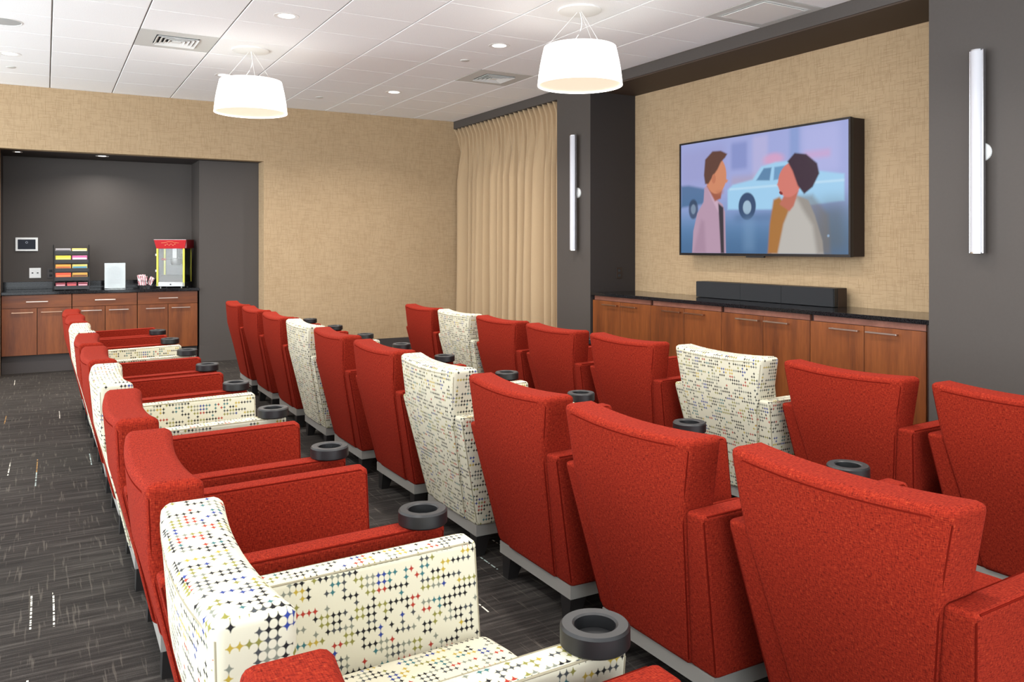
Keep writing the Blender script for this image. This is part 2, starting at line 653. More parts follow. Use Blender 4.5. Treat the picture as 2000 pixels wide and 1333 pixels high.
DL = ['round recessed downlight nearest the left picture edge', 'recessed downlight half hidden behind the far pendant shade',
      'recessed downlight farthest down the room above the curtain', 'recessed downlight near the top edge left of the near pendant',
      'recessed downlight between the two pendants, nearer the right one']
for (x, y), l in zip(DOWN, DL):
    downlight(x, y, l)
downlight(0.566, 10.40, 'recessed downlight in the dark soffit over the snack counter', ZN, 0.05)
downlight(-0.26, 10.40, 'small dim fitting in the nook soffit at the left edge', ZN, 0.03)

e = empty('ceiling_speaker', (-0.27, 7.25, ZC), 'round flush grey ceiling speaker at the top left', 'speaker')
lathe('rim', M['white'], e, [(0.115, 0), (0.118, -0.004), (0.125, -0.003), (0.126, 0.002), (0.115, 0.002)], close=True)
lathe('grille', plain('speaker_grille', (176, 176, 174), 0.7), e, [(0.116, -0.001), (0.08, -0.003), (0, -0.004)])
for x, y, l in [(-0.28, 9.06, 'flat round sprinkler cover by the left downlight'), (3.325, 6.68, 'flat round sprinkler cover between vent and downlight'),
                (2.71, 9.15, 'flat round sprinkler cover close to the far wall')]:
    e = empty('sprinkler_cover', (x, y, ZC), l, 'sprinkler', 'ceiling sprinkler covers')
    lathe('cover_plate', M['vent'], e, [(0.0, -0.006), (0.036, -0.006), (0.042, -0.003), (0.042, 0.0)], sides=20)
    lathe('collar', M['vent'], e, [(0.028, -0.003), (0.028, 0.002)], sides=16)


def vent(i, j, label):
    cx, cy = GX0 + (i + 0.5) * GXS, GY0 + (j + 0.5) * GYS
    e = empty('air_vent', (cx, cy, ZC), label, 'vent', 'square ceiling air vents')
    o, c = 0.294, 0.165
    bm = bmesh.new()
    for b in ((-o, o, c, o), (-o, o, -o, -c), (-o, -c, -c, c), (c, o, -c, c)):
        add_box(bm, b[0], b[1], b[2], b[3], 0.0, 0.008)
    finish('panel', bm, M['vent'], e)
    box('throat', M['dark_void'], e, -c, c, -c, c, 0.0075, 0.009)
    for k, w in enumerate((0.160, 0.128, 0.096, 0.064)):
        bm = bmesh.new()
        a, b_ = w, w - 0.022
        v = [[bm.verts.new((sx * s, sy * s, z)) for sx, sy in ((-1, -1), (1, -1), (1, 1), (-1, 1))]
             for s, z in ((a, -0.010), (a - 0.002, -0.012), (b_, 0.005), (b_ + 0.002, 0.007))]
        for q in range(4):
            for p in range(4):
                bm.faces.new((v[q][p], v[q][(p + 1) % 4], v[(q + 1) % 4][(p + 1) % 4], v[(q + 1) % 4][p]))
        finish('louvre', bm, M['vent_slat'], e)
    box('centre_plate', M['vent_slat'], e, -0.034, 0.034, -0.034, 0.034, -0.010, -0.006)


vent(1, 0, 'square ceiling air vent with nested slats left of the far pendant')
vent(6, 0, 'square ceiling air vent with nested slats in front of the curtain')
cx, cy = GX0 + 7.5 * GXS, GY0 - 4.5 * GYS
e = empty('return_grille', (cx, cy, ZC), 'large flat return air grille beside the dark bulkhead', 'vent')
bm = bmesh.new()
o, c = 0.294, 0.235
for b in ((-o, o, c, o), (-o, o, -o, -c), (-o, -c, -c, c), (c, o, -c, c)):
    add_box(bm, b[0], b[1], b[2], b[3], 0.0, 0.008)
finish('frame', bm, M['vent'], e)
box('plate', M['white'], e, -0.205, 0.205, -0.205, 0.205, -0.006, -0.002, 0.001, 1)
box('throat', plain('grille_shadow_metal', (150, 150, 146), 0.8), e, -c, c, -c, c, 0.006, 0.0085)
bm = bmesh.new()
for k in range(40):
    a = -0.23 + k * 0.46 / 39
    add_box(bm, a - 0.0025, a + 0.0025, -0.234, -0.205, 0.0, 0.004)
    add_box(bm, a - 0.0025, a + 0.0025, 0.205, 0.234, 0.0, 0.004)
    add_box(bm, -0.234, -0.205, a - 0.0025, a + 0.0025, 0.0, 0.004)
    add_box(bm, 0.205, 0.234, a - 0.0025, a + 0.0025, 0.0, 0.004)
finish('fins', bm, M['vent_slat'], e)['kind'] = 'stuff'


def pendant(x, y, label):
    e = empty('pendant_lamp', (x, y, 2.535), label, 'lamp', 'white drum pendants')
    h, rb, rt = 0.275, 0.305, 0.258
    top = ZC - 2.535
    lathe('ceiling_canopy', M['white'], e, [(0, top - 0.018), (0.10, top - 0.018), (0.155, top - 0.010), (0.158, top), (0, top)])
    pr = []
    for k in range(9):
        t = k / 8
        pr.append((rb + (rt - rb) * t + 0.006 * math.sin(math.pi * t), h * t))
    inner = [(r - 0.005, z) for r, z in reversed(pr)]
    lathe('shade', M['shade'], e, pr + inner, sides=64, close=True)
    lathe('diffuser', M['diffuser'], e, [(0, 0.012), (rb - 0.008, 0.012), (rb - 0.008, 0.018), (0, 0.018)], sides=48)
    lathe('top_light_blocker', M['white'], e, [(0, h - 0.03), (rt - 0.006, h - 0.03), (rt - 0.006, h - 0.024), (0, h - 0.024)], sides=48)  # added unseen disc, keeps the shade's inner glow off the ceiling
    for k in range(3):
        a = R(25 + 120 * k)
        tube('suspension_cable', M['white'], e, [(0.02 * math.cos(a), 0.02 * math.sin(a), top - 0.016), ((rt - 0.004) * math.cos(a), (rt - 0.004) * math.sin(a), h - 0.004)], 0.0014, 5)
    pts = []
    for k in range(11):
        t = k / 10
        pts.append((0.05 * math.sin(math.pi * t) - 0.10 * t, -0.03 * math.sin(math.pi * t) + 0.05 * t, top - 0.014 - t * (top - h + 0.008)))
    tube('power_cord', M['white'], e, pts, 0.0032, 6)


pendant(*PEND[0], 'white drum pendant lamp hanging in front of the wallpapered far wall')
pendant(*PEND[1], 'white drum pendant lamp hanging nearest the television, in front of the bulkhead')


# ================================================================== sconces
def sconce(y, label):
    e = empty('wall_sconce', (XW, y, 1.34), label, 'wall light', 'tall tube wall sconces')
    L = 1.20
    lathe_o = lathe('mount_disc', M['white_gloss'], e, [(0, 0), (0.055, 0), (0.055, 0.014), (0.045, 0.02), (0, 0.02)], sides=28)
    lathe_o.rotation_euler = (0, -R(90), 0)
    lathe_o.location = (-0.0, 0.0, L * 0.5)
    box('bracket', M['alu'], e, -0.045, -0.015, -0.018, 0.018, L * 0.5 - 0.03, L * 0.5 + 0.03)
    box('back_channel', M['alu'], e, -0.056, -0.042, -0.042, 0.042, 0.0, L, 0.002, 1)
    bm = bmesh.new()
    prof = []
    for k in range(13):
        a = math.pi * k / 12
        prof.append((-0.056 - 0.040 * math.sin(a), 0.036 * math.cos(a)))
    rows = [[bm.verts.new((px, py, z)) for px, py in prof] for z in (0.006, L - 0.006)]
    for k in range(12):
        bm.faces.new((rows[0][k], rows[0][k + 1], rows[1][k + 1], rows[1][k]))
    bm.faces.new(rows[0])
    bm.faces.new(rows[1][::-1])
    bm.faces.new((rows[0][0], rows[1][0], rows[1][12], rows[0][12]))
    finish('acrylic_tube', bm, M['acrylic'], e, smooth=40)
    for s in (-1, 1):
        box('edge_rail', M['alu'], e, -0.066, -0.054, s * 0.0385 - 0.0035, s * 0.0385 + 0.0035, 0.002, L - 0.002)
    for z in (0.0, L - 0.008):
        bm = bmesh.new()
        pts = [bm.verts.new((px - 0.001, py * 1.02, z)) for px, py in prof]
        f = bm.faces.new(pts)
        r = bmesh.ops.extrude_face_region(bm, geom=[f])
        for v in [g for g in r['geom'] if isinstance(g, bmesh.types.BMVert)]:
            v.co.z += 0.008
        finish('end_cap', bm, M['alu'], e)


sconce(7.06, 'slim white tube sconce on the pillar beside the curtain')
sconce(2.82, 'slim white tube sconce on the charcoal wall at the right edge')

# ================================================================== curtain
ct = empty('curtain', (XW + 0.185, YC1, 0), 'floor length beige pinch pleated curtain left of the charcoal pillar', 'curtain')
NP, PW = 24, 0.1078
npt = 18
ys, zs = [], []
bm = bmesh.new()
rnd = random.Random(3)
amp = [rnd.uniform(0.45, 1.2) for _ in range(NP + 2)]
wid = [rnd.uniform(-0.03, 0.03) for _ in range(NP + 2)]
fat = [rnd.uniform(0.7, 1.5) for _ in range(NP + 2)]
zlev = [0.015, 0.3, 0.7, 1.1, 1.5, 1.9, 2.25, 2.5, 2.65, 2.74, 2.79, 2.83, 2.86, 2.90, 2.94, 2.977]
folds = []                       # irregular folds below the heading: start, width, depth
yy_ = 0.0
while yy_ < NP * PW + 0.2:
    w_ = rnd.choice((0.09, 0.11, 0.13, 0.16, 0.20, 0.24))
    folds.append((yy_, w_, 0.075 + 0.45 * w_ * rnd.uniform(0.7, 1.1), rnd.uniform(0.35, 0.65)))
    yy_ += w_
grid = []
for z in zlev:
    row = []
    t = min(1.0, max(0.0, (2.84 - z) / 0.45))          # 0 in the heading, 1 below
    drop = (2.84 - z) / 2.84
    for k in range(NP):
        for q in range(npt):
            s = q / npt
            w0 = wid[k] * (0.4 + 0.9 * max(0, drop)) * t
            w1 = wid[k + 1] * (0.4 + 0.9 * max(0, drop)) * t
            y = -(k + s) * PW - (w0 * (1 - s) + w1 * s)
            yd = (k + s) * PW
            for f0, fw, fd, fp in folds:
                if f0 <= yd < f0 + fw:
                    break
            ph = (yd - f0) / fw
            ph = 0.5 * ph / fp if ph < fp else 0.5 + 0.5 * (ph - fp) / (1 - fp)
            low = -fd * math.sin(math.pi * ph) ** 0.75 * (0.55 + 0.45 * t) * (1.0 + 0.2 * max(0, drop))
            # pinched heading: narrow triple fingers
            pin = 0.045 * max(0.0, math.cos(2 * math.pi * s)) ** 6 + 0.008 * math.cos(6 * math.pi * s) * (1 if abs(s - 0.5) > 0.3 else 0)
            hd = -pin - 0.07
            if z > 2.86:
                hd *= 1.0 + (z - 2.86) * 4
            x = hd * (1 - t) + low * t + 0.006 * math.sin(5 * y + 2 * z) * t
            row.append(bm.verts.new((x, y, z)))
    grid.append(row)
for a, b in zip(grid[:-1], grid[1:]):
    for k in range(len(a) - 1):
        bm.faces.new((a[k], a[k + 1], b[k + 1], b[k]))
cp = finish('cloth', bm, M['curtain'], ct, smooth=True)
sm = cp.modifiers.new('thickness', 'SOLIDIFY')
sm.thickness = 0.004
sm.offset = 1
box('track', M['dark_void'], ct, 0.0, 0.03, -2.585, 0.0, 2.965, 2.98)


# ================================================================== cabinets
def bar_handle_y(parent, x, yc, z, L, mat):
    """bar pull lying along Y on a face that looks toward -X"""
    bm = bmesh.new()
    add_box(bm, x - 0.034, x - 0.024, yc - L / 2, yc + L / 2, z - 0.006, z + 0.006, 0.002, 1)
    for s in (-1, 1):
        add_box(bm, x - 0.026, x, yc + s * (L / 2 - 0.012) - 0.006, yc + s * (L / 2 - 0.012) + 0.006, z - 0.005, z + 0.005)
    return finish('handle', bm, mat, parent)


def bar_handle_x(parent, xc, y, z, L, mat):
    bm = bmesh.new()
    add_box(bm, xc - L / 2, xc + L / 2, y - 0.034, y - 0.024, z - 0.006, z + 0.006, 0.002, 1)
    for s in (-1, 1):
        add_box(bm, xc + s * (L / 2 - 0.012) - 0.006, xc + s * (L / 2 - 0.012) + 0.006, y - 0.026, y, z - 0.005, z + 0.005)
    return finish('handle', bm, mat, parent)


# under the television: four two-door units
TVC = [(6.825, 5.905), (5.905, 5.000), (5.000, 4.098), (4.098, 3.192)]
ORD = ['first wooden cabinet from the pillar in the row under the television', 'second wooden cabinet from the pillar in the row under the television',
       'third wooden cabinet from the pillar in the row under the television', 'wooden cabinet at the right end of the row under the television']
for (ya, yb), l in zip(TVC, ORD):
    e = empty('base_cabinet', (4.85, yb, 0), l, 'cabinet', 'wooden cabinets under the television')
    w = ya - yb
    box('carcass', M['wood_dark'], e, 0.022, 0.545, 0.002, w - 0.002, 0.22, 0.884)
    box('toe_kick', M['grey_dark'], e, 0.08, 0.5, 0.0, w, 0, 0.22)
    box('rail', M['rail'], e, 0.002, 0.022, 0.002, w - 0.034, 0.842, 0.884)
    for k in range(2):
        y0 = 0.002 + k * w / 2
        y1 = y0 + w / 2 - 0.005
        d = box('door', M['wood'], e, 0.0, 0.02, y0, y1, 0.225, 0.838, 0.0015, 1)
        yc = (y1 - 0.145) if k == 0 else (y0 + 0.145)
        bar_handle_y(d, 0.0, yc, 0.802, 0.235, M['bronze'] if l.startswith(('first', 'second')) else M['chrome'])
box('trim_2', M['wood_dark'], None, 4.86, 5.40, 3.162, 3.190, 0.22, 0.884)['kind'] = 'structure'
wt = box('worktop', M['stone'], None, 4.832, XN - 0.002, YN0 + 0.003, YN1 - 0.008, 0.885, 0.916, 0.003, 2)
tag(wt, 'long black polished worktop under the television', 'worktop')

# snack nook: three units with a drawer over two doors
NC = [(-0.408, 0.258), (0.260, 0.922), (0.924, 1.580)]
NL = ['wooden snack counter cabinet at the left picture edge', 'middle wooden snack counter cabinet under the candy rack and sign', 'wooden snack counter cabinet under the popcorn machine']
for (xa, xb), l in zip(NC, NL):
    e = empty('drawer_cabinet', (xa, YP - 0.02, 0), l, 'cabinet', 'wooden cabinets of the snack counter')
    w = xb - xa
    box('carcass', M['wood_dark'], e, 0.002, w - 0.002, 0.021, 0.605, 0.20, 0.854)
    box('toe_kick', M['grey_dark'], e, 0.0, w, 0.05, 0.55, 0, 0.20)
    d = box('drawer', M['wood_h'], e, 0.003, w - 0.003, 0.0, 0.02, 0.712, 0.852, 0.0015, 1)
    bar_handle_x(d, w * 0.5, 0.0, 0.78, 0.21, M['chrome'])
    for k in range(2):
        x0 = 0.003 + k * w / 2
        x1 = x0 + w / 2 - 0.006
        d = box('door', M['wood'], e, x0, x1, 0.0, 0.02, 0.198, 0.708, 0.0015, 1)
        bar_handle_x(d, (x1 - 0.135) if k == 0 else (x0 + 0.135), 0.0, 0.664, 0.205, M['bronze'] if l.startswith('wooden snack counter cabinet at') else M['chrome'])
wt = box('worktop', M['stone'], None, NX0 + 0.002, NX1 - 0.002, YP - 0.04, YN - 0.002, 0.855, 0.889, 0.003, 2)
tag(wt, 'black polished worktop of the snack counter', 'worktop')
us = box('backsplash', M['stone'], None, NX0 + 0.002, NX1 - 0.002, YN - 0.022, YN - 0.001, 0.889, 0.975, 0.002, 1)
tag(us, 'low black stone backsplash along the snack counter wall', 'backsplash')
ZK = 0.889     # worktop surface of the snack counter

# ================================================================== television
TY0, TY1, TZ0, TZ1, TX = 4.052, 5.950, 1.300, 2.355, 5.235
tv = empty('television', (TX, (TY0 + TY1) / 2, TZ0), 'large wall mounted television showing two people beside a pale car', 'television')
hw, hh = (TY1 - TY0) / 2, TZ1 - TZ0
bm = bmesh.new()
bz = 0.016
for b in ((-hw, hw, 0, bz * 1.3), (-hw, hw, hh - bz, hh), (-hw, -hw + bz, bz * 1.3, hh - bz), (hw - bz, hw, bz * 1.3, hh - bz)):
    add_box(bm, 0.0, 0.022, b[0], b[1], b[2], b[3])
finish('bezel', bm, M['tv_frame'], tv)
box('back_shell', M['black'], tv, 0.016, 0.040, -hw + 0.002, hw - 0.002, 0.002, hh - 0.002)
box('gap_shade_box', M['tv_gap_shade'], tv, 0.040, XN - TX - 0.001, -hw + 0.004, hw - 0.004, 0.004, hh - 0.004)  # dark brown box stands in for the shadow behind the television
box('sensor_bar', M['black'], tv, 0.0, 0.02, -0.10, 0.10, -0.014, 0.0)


# the picture on the screen: a plain stand-in scene, two figures in coats on a wet blue street
def screen_picture(nu=380, nv=212):
    u = np.linspace(0, 1.78, nu)[None, :].repeat(nv, 0)
    v = np.linspace(0, 1.0, nv)[:, None].repeat(nu, 1)      # v up
    img = np.zeros((nv, nu, 3))

    def sm(x, a, b):
        t = np.clip((x - a) / (b - a), 0, 1)
        return t * t * (3 - 2 * t)

    def lin(c):
        return np.array(srgb(*c)[:3])

    def put(mask, c):
        nonlocal img
        img = img * (1 - mask[..., None]) + lin(c) * mask[..., None]

    def ell(cx, cy, rx, ry, ang=0.0, soft=0.08):
        ca, sa = math.cos(ang), math.sin(ang)
        x, y = (u - cx) * ca + (v - cy) * sa, -(u - cx) * sa + (v - cy) * ca
        d = np.sqrt((x / rx) ** 2 + (y / ry) ** 2)
        return 1 - sm(d, 1 - soft, 1 + soft)

    def rect(x0, x1, y0, y1, soft=0.02):
        return sm(u, x0 - soft, x0 + soft) * (1 - sm(u, x1 - soft, x1 + soft)) * sm(v, y0 - soft, y0 + soft) * (1 - sm(v, y1 - soft, y1 + soft))

    def poly(pts, soft=0.008):
        pts = np.array(pts)
        inside = np.zeros(u.shape, bool)
        dmin = np.full(u.shape, 9.0)
        n = len(pts)
        for i in range(n):
            x1, y1 = pts[i]
            x2, y2 = pts[(i + 1) % n]
            c = ((y1 > v) != (y2 > v)) & (u < (x2 - x1) * (v - y1) / (y2 - y1 + 1e-12) + x1)
            inside ^= c
            dx, dy = x2 - x1, y2 - y1
            t = np.clip(((u - x1) * dx + (v - y1) * dy) / (dx * dx + dy * dy + 1e-12), 0, 1)
            dmin = np.minimum(dmin, np.hypot(u - x1 - t * dx, v - y1 - t * dy))
        sd = np.where(inside, dmin, -dmin)
        return sm(sd, -soft, soft)

    # street and facades
    img += lin((150, 158, 206))
    put(1 - sm(v, 0.15, 0.62), (96, 134, 176))
    put(1 - sm(v, 0.0, 0.42), (66, 102, 140))
    put(rect(0.0, 0.55, 0.62, 0.95, 0.08) * 0.5, (142, 140, 184))
    put(rect(0.62, 0.80, 0.72, 0.95, 0.03) * 0.6, (108, 122, 178))
    put(rect(0.86, 1.02, 0.60, 0.98, 0.03) * 0.4, (190, 178, 208))
    put(rect(1.24, 1.34, 0.62, 1.02, 0.03) * 0.6, (112, 140, 190))
    put(rect(1.36, 1.70, 0.62, 1.0, 0.06) * 0.45, (176, 176, 220))
    put(ell(1.08, 0.77, 0.10, 0.05, 0, 0.5) * 0.8, (206, 150, 182))
    put(rect(1.38, 1.62, 0.74, 0.80, 0.03) * 0.6, (196, 150, 190))
    put(rect(0.62, 0.92, 0.58, 0.66, 0.04) * 0.5, (168, 148, 160))
    # dark car at the left
    put(poly([(0, 0.42), (0.28, 0.44), (0.33, 0.52), (0.30, 0.58), (0.1, 0.62), (0, 0.62)], 0.02) * 0.8, (44, 92, 128))
    put(ell(0.16, 0.40, 0.06, 0.09, 0, 0.15) * 0.8, (40, 54, 76))
    put(ell(0.16, 0.40, 0.03, 0.045, 0, 0.2) * 0.7, (130, 150, 170))
    # pale saloon car
    body = [(0.58, 0.38), (0.58, 0.55), (0.64, 0.59), (0.86, 0.62), (0.95, 0.72), (1.10, 0.745), (1.36, 0.74), (1.52, 0.64), (1.74, 0.60), (1.74, 0.40), (1.1, 0.36)]
    put(poly(body, 0.014), (150, 194, 224))
    put(poly([(0.90, 0.61), (0.98, 0.705), (1.06, 0.705), (1.04, 0.60)], 0.01), (84, 124, 160))
    put(poly([(1.08, 0.60), (1.09, 0.705), (1.22, 0.71), (1.24, 0.61)], 0.01), (98, 142, 180))
    put(poly([(1.27, 0.61), (1.25, 0.71), (1.36, 0.705), (1.44, 0.62)], 0.01), (98, 140, 178))
    put(rect(0.60, 1.74, 0.545, 0.562, 0.01) * 0.6, (190, 216, 232))
    put(ell(0.80, 0.40, 0.095, 0.115, 0, 0.08), (46, 70, 104))
    put(ell(0.80, 0.39, 0.046, 0.058, 0, 0.12), (150, 176, 196))
    put(rect(0.66, 1.2, 0.28, 0.33, 0.05) * 0.5, (58, 90, 126))
    put(rect(0.76, 0.88, 0.02, 0.30, 0.05) * 0.35, (118, 152, 186))
    put(rect(1.5, 1.78, 0.0, 0.40, 0.12) * 0.7, (84, 92, 96))
    put(ell(1.60, 0.14, 0.01, 0.01, 0, 0.5), (150, 190, 230))

    # figure in a mauve coat, seen from the side
    put(poly([(0.145, 0.0), (0.16, 0.20), (0.21, 0.36), (0.29, 0.46), (0.30, 0.58), (0.34, 0.62), (0.44, 0.48), (0.52, 0.43), (0.55, 0.36), (0.56, 0.0)], 0.008), (172, 142, 162))
    put(poly([(0.33, 0.60), (0.40, 0.47), (0.47, 0.36), (0.50, 0.38), (0.41, 0.56)], 0.012) * 0.7, (196, 166, 184))
    put(poly([(0.47, 0.44), (0.50, 0.0), (0.54, 0.0), (0.53, 0.40)], 0.01), (50, 44, 52))
    put(poly([(0.16, 0.0), (0.26, 0.30), (0.30, 0.28), (0.32, 0.0)], 0.03) * 0.35, (128, 98, 120))
    put(poly([(0.33, 0.60), (0.43, 0.46), (0.50, 0.48), (0.52, 0.58), (0.44, 0.66)], 0.012), (150, 84, 62))
    put(ell(0.44, 0.69, 0.125, 0.165, 0.10, 0.05), (196, 128, 94))
    put(poly([(0.52, 0.67), (0.585, 0.635), (0.57, 0.615), (0.53, 0.61)], 0.01), (196, 128, 94))
    put(poly([(0.44, 0.55), (0.535, 0.555), (0.53, 0.525), (0.47, 0.51)], 0.02) * 0.5, (172, 104, 76))
    put(poly([(0.295, 0.70), (0.31, 0.84), (0.40, 0.905), (0.50, 0.90), (0.575, 0.865), (0.55, 0.835), (0.50, 0.80), (0.46, 0.74), (0.40, 0.68), (0.35, 0.62), (0.31, 0.62)], 0.010), (88, 56, 44))
    put(ell(0.415, 0.66, 0.024, 0.042, 0, 0.15), (182, 112, 82))
    # figure in a cream coat with a dark knitted hat
    put(poly([(1.06, 0.0), (1.12, 0.14), (1.20, 0.30), (1.25, 0.42), (1.32, 0.46), (1.42, 0.42), (1.48, 0.30), (1.55, 0.10), (1.56, 0.0)], 0.010), (176, 172, 166))
    put(poly([(1.30, 0.46), (1.46, 0.46), (1.60, 0.30), (1.62, 0.0), (1.50, 0.0), (1.46, 0.22), (1.36, 0.36)], 0.03) * 0.6, (110, 102, 94))
    put(poly([(1.02, 0.0), (1.04, 0.24), (1.08, 0.44), (1.14, 0.46), (1.24, 0.36), (1.18, 0.24), (1.12, 0.0)], 0.015), (158, 106, 48))
    put(poly([(1.14, 0.40), (1.22, 0.52), (1.33, 0.50), (1.28, 0.38), (1.24, 0.34)], 0.012), (178, 100, 82))
    put(ell(1.245, 0.59, 0.115, 0.14, -0.35, 0.06), (198, 112, 100))
    put(poly([(1.14, 0.60), (1.115, 0.56), (1.14, 0.53), (1.17, 0.55)], 0.01), (198, 112, 100))
    put(ell(1.155, 0.49, 0.02, 0.012, -0.6, 0.2), (120, 36, 36))
    put(poly([(1.22, 0.74), (1.29, 0.80), (1.40, 0.78), (1.50, 0.70), (1.52, 0.62), (1.46, 0.52), (1.38, 0.47), (1.32, 0.54), (1.27, 0.66)], 0.010), (48, 26, 44))
    return nu, nv, img


nu, nv, img = screen_picture()
sy = np.linspace(hw - bz, -hw + bz, nu)
sz = np.linspace(bz * 1.3, hh - bz, nv)
vx = np.zeros((nv, nu, 3), np.float32)
vx[..., 0] = 0.008
vx[..., 1] = sy[None, :]
vx[..., 2] = sz[:, None]
idx = np.arange(nv * nu).reshape(nv, nu)
fc = np.stack([idx[:-1, :-1], idx[1:, :-1], idx[1:, 1:], idx[:-1, 1:]], -1).reshape(-1, 4)
me = bpy.data.meshes.new('screen')
me.from_pydata(vx.reshape(-1, 3).tolist(), [], fc.tolist())
at = me.color_attributes.new('picture', 'FLOAT_COLOR', 'POINT')
rgba = np.ones((nv * nu, 4), np.float32)
rgba[:, :3] = img.reshape(-1, 3)
at.data.foreach_set('color', rgba.ravel())
m, nt, b = new_mat('lit_screen')
n = N(nt)
ca = n('ShaderNodeAttribute', attribute_name='picture')
b.inputs['Base Color'].default_value = (0.01, 0.01, 0.012, 1)
b.inputs['Roughness'].default_value = 0.25
b.inputs['Specular IOR Level'].default_value = 0.2
n.set(b, 'Emission Color', ca.outputs[0])
b.inputs['Emission Strength'].default_value = 1.0
me.materials.append(m)
o = bpy.data.objects.new('screen', me)
col.objects.link(o)
o.parent = tv

# ================================================================== sound bar
sb = empty('soundbar', (5.20, 4.93, 0.917), 'long black soundbar standing on the worktop below the television', 'speaker')
box('cabinet', M['black'], sb, 0.012, 0.15, -0.755, 0.755, 0.0, 0.145, 0.004, 2)
for y0, y1 in ((0.205, 0.753), (-0.245, 0.203), (-0.753, -0.247)):
    box('grille_cloth', M['cloth_black'], sb, 0.0, 0.012, y0, y1, 0.002, 0.143, 0.002, 1)
box('end_panel', plain('dark_brown_end_panel', (48, 32, 22), 0.6), sb, 0.05, 0.149, -0.759, -0.755, 0.0, 0.143)


# ================================================================== wall plates and tablet
def outlet(loc, rz, label, mat, duplex=True, w=0.074, h=0.118):
    e = empty('power_outlet', loc, label, 'outlet')
    e.rotation_euler = (0, 0, rz)
    box('cover_plate', mat, e, -w / 2, w / 2, -0.006, 0.0, -h / 2, h / 2, 0.002, 2)
    for s in (-1, 1):
        box('socket', M['dark_void'] if mat is not M['black'] else M['cup'], e, -0.016, 0.016, -0.0075, -0.005, s * 0.027 - 0.013, s * 0.027 + 0.013, 0.002, 1)
    return e


outlet((5.19, YN1 - 0.006, 1.105), 0, 'dark outlet plate on the side of the television niche', plain('dark_brown_plate', (36, 26, 24), 0.45))
outlet((4.20, YB, 0.495), 0, 'black outlet on the tan far wall behind the front row', M['black'])
outlet((0.058, YN, 1.07), 0, 'dark outlet beside the candy rack', plain('dark_bronze_plate', (52, 42, 38), 0.45))
e = empty('wall_plate', (-0.10, YN, 1.075), 'white two gang wall plate below the tablet', 'wall plate')
box('cover_plate', M['white_gloss'], e, -0.058, 0.058, -0.006, 0, -0.058, 0.058, 0.002, 2)
for s in (-1, 1):
    box('jack', M['dark_void'], e, s * 0.026 - 0.009, s * 0.026 + 0.009, -0.0075, -0.005, -0.005, 0.007)
e = empty('wall_tablet', (-0.183, YN, 1.406), 'wall mounted touch panel in a white frame above the snack counter', 'tablet')
box('frame', M['white_gloss'], e, -0.112, 0.112, -0.016, 0, -0.078, 0.078, 0.004, 2)
box('screen', plain('dark_panel_screen', (24, 26, 32), 0.5, spec=0.15, emit=(60, 64, 76), emit_s=0.25), e, -0.088, 0.088, -0.019, -0.015, -0.056, 0.056, 0.001, 1)
lathe_o = lathe('icon', plain('panel_icon', (150, 158, 168), 0.4, emit=(150, 158, 168), emit_s=0.4), e, [(0.009, 0), (0.012, 0), (0.012, 0.001), (0.009, 0.001)], sides=18, close=True)
lathe_o.rotation_euler = (R(90), 0, 0)
lathe_o.location = (0.0, -0.0192, 0.022)

# ================================================================== snack counter things
# candy rack: five sloping trays between two wire sides
YR = 10.57
rk = empty('candy_rack', (0.262, YR, ZK), 'black five tier candy rack on the snack counter', 'rack')
RW = 0.178
for s in (-1, 1):
    bm = bmesh.new()
    add_tube(bm, [(s * RW, -0.10, 0.004), (s * RW, -0.10, 0.09), (s * RW, 0.07, 0.51), (s * RW, 0.09, 0.51), (s * RW, 0.09, 0.004)], 0.006, 6)
    finish('side_frame', bm, M['black'], rk, smooth=50)
TIER = []
for k in range(5):
    z = 0.035 + k * 0.098
    yf = -0.098 + k * 0.040
    TIER.append((z, yf))
    bm = bmesh.new()
    add_box(bm, -RW + 0.004, RW - 0.004, yf, yf + 0.115, z - 0.006, z - 0.002)
    add_box(bm, -RW + 0.004, RW - 0.004, yf - 0.004, yf, z - 0.026, z + 0.014)
    finish('tray', bm, M['black'], rk)
CANDY = [
    (0, 3, [((128, 26, 40), (206, 150, 160)), ((136, 24, 44), (220, 90, 90)), ((120, 26, 44), (226, 160, 170))], 0.050),
    (1, 2, [((226, 74, 28), (240, 120, 60)), ((196, 148, 50), (110, 62, 30))], 0.062),
    (2, 2, [((228, 158, 44), (190, 96, 40)), ((214, 190, 90), (70, 140, 170))], 0.058),
    (3, 2, [((214, 198, 40), (236, 226, 110)), ((200, 90, 146), (236, 226, 232))], 0.060),
    (4, 2, [((178, 172, 172), (92, 86, 88)), ((238, 216, 110), (246, 238, 196))], 0.045),
]
CL = [['dark red candy box at the left of the lowest rack tray', 'dark red candy box in the middle of the lowest rack tray', 'dark red candy box at the right of the lowest rack tray'],
      ['bright orange-red candy box on the second lowest rack tray', 'gold and brown candy box on the second lowest rack tray'],
      ['orange-yellow candy box on the middle rack tray', 'multicoloured yellow and blue candy box on the middle rack tray'],
      ['bright yellow candy box on the second highest rack tray', 'pink and white candy box on the second highest rack tray'],
      ['grey and white candy box on the top rack tray', 'pale yellow candy box on the top rack tray']]
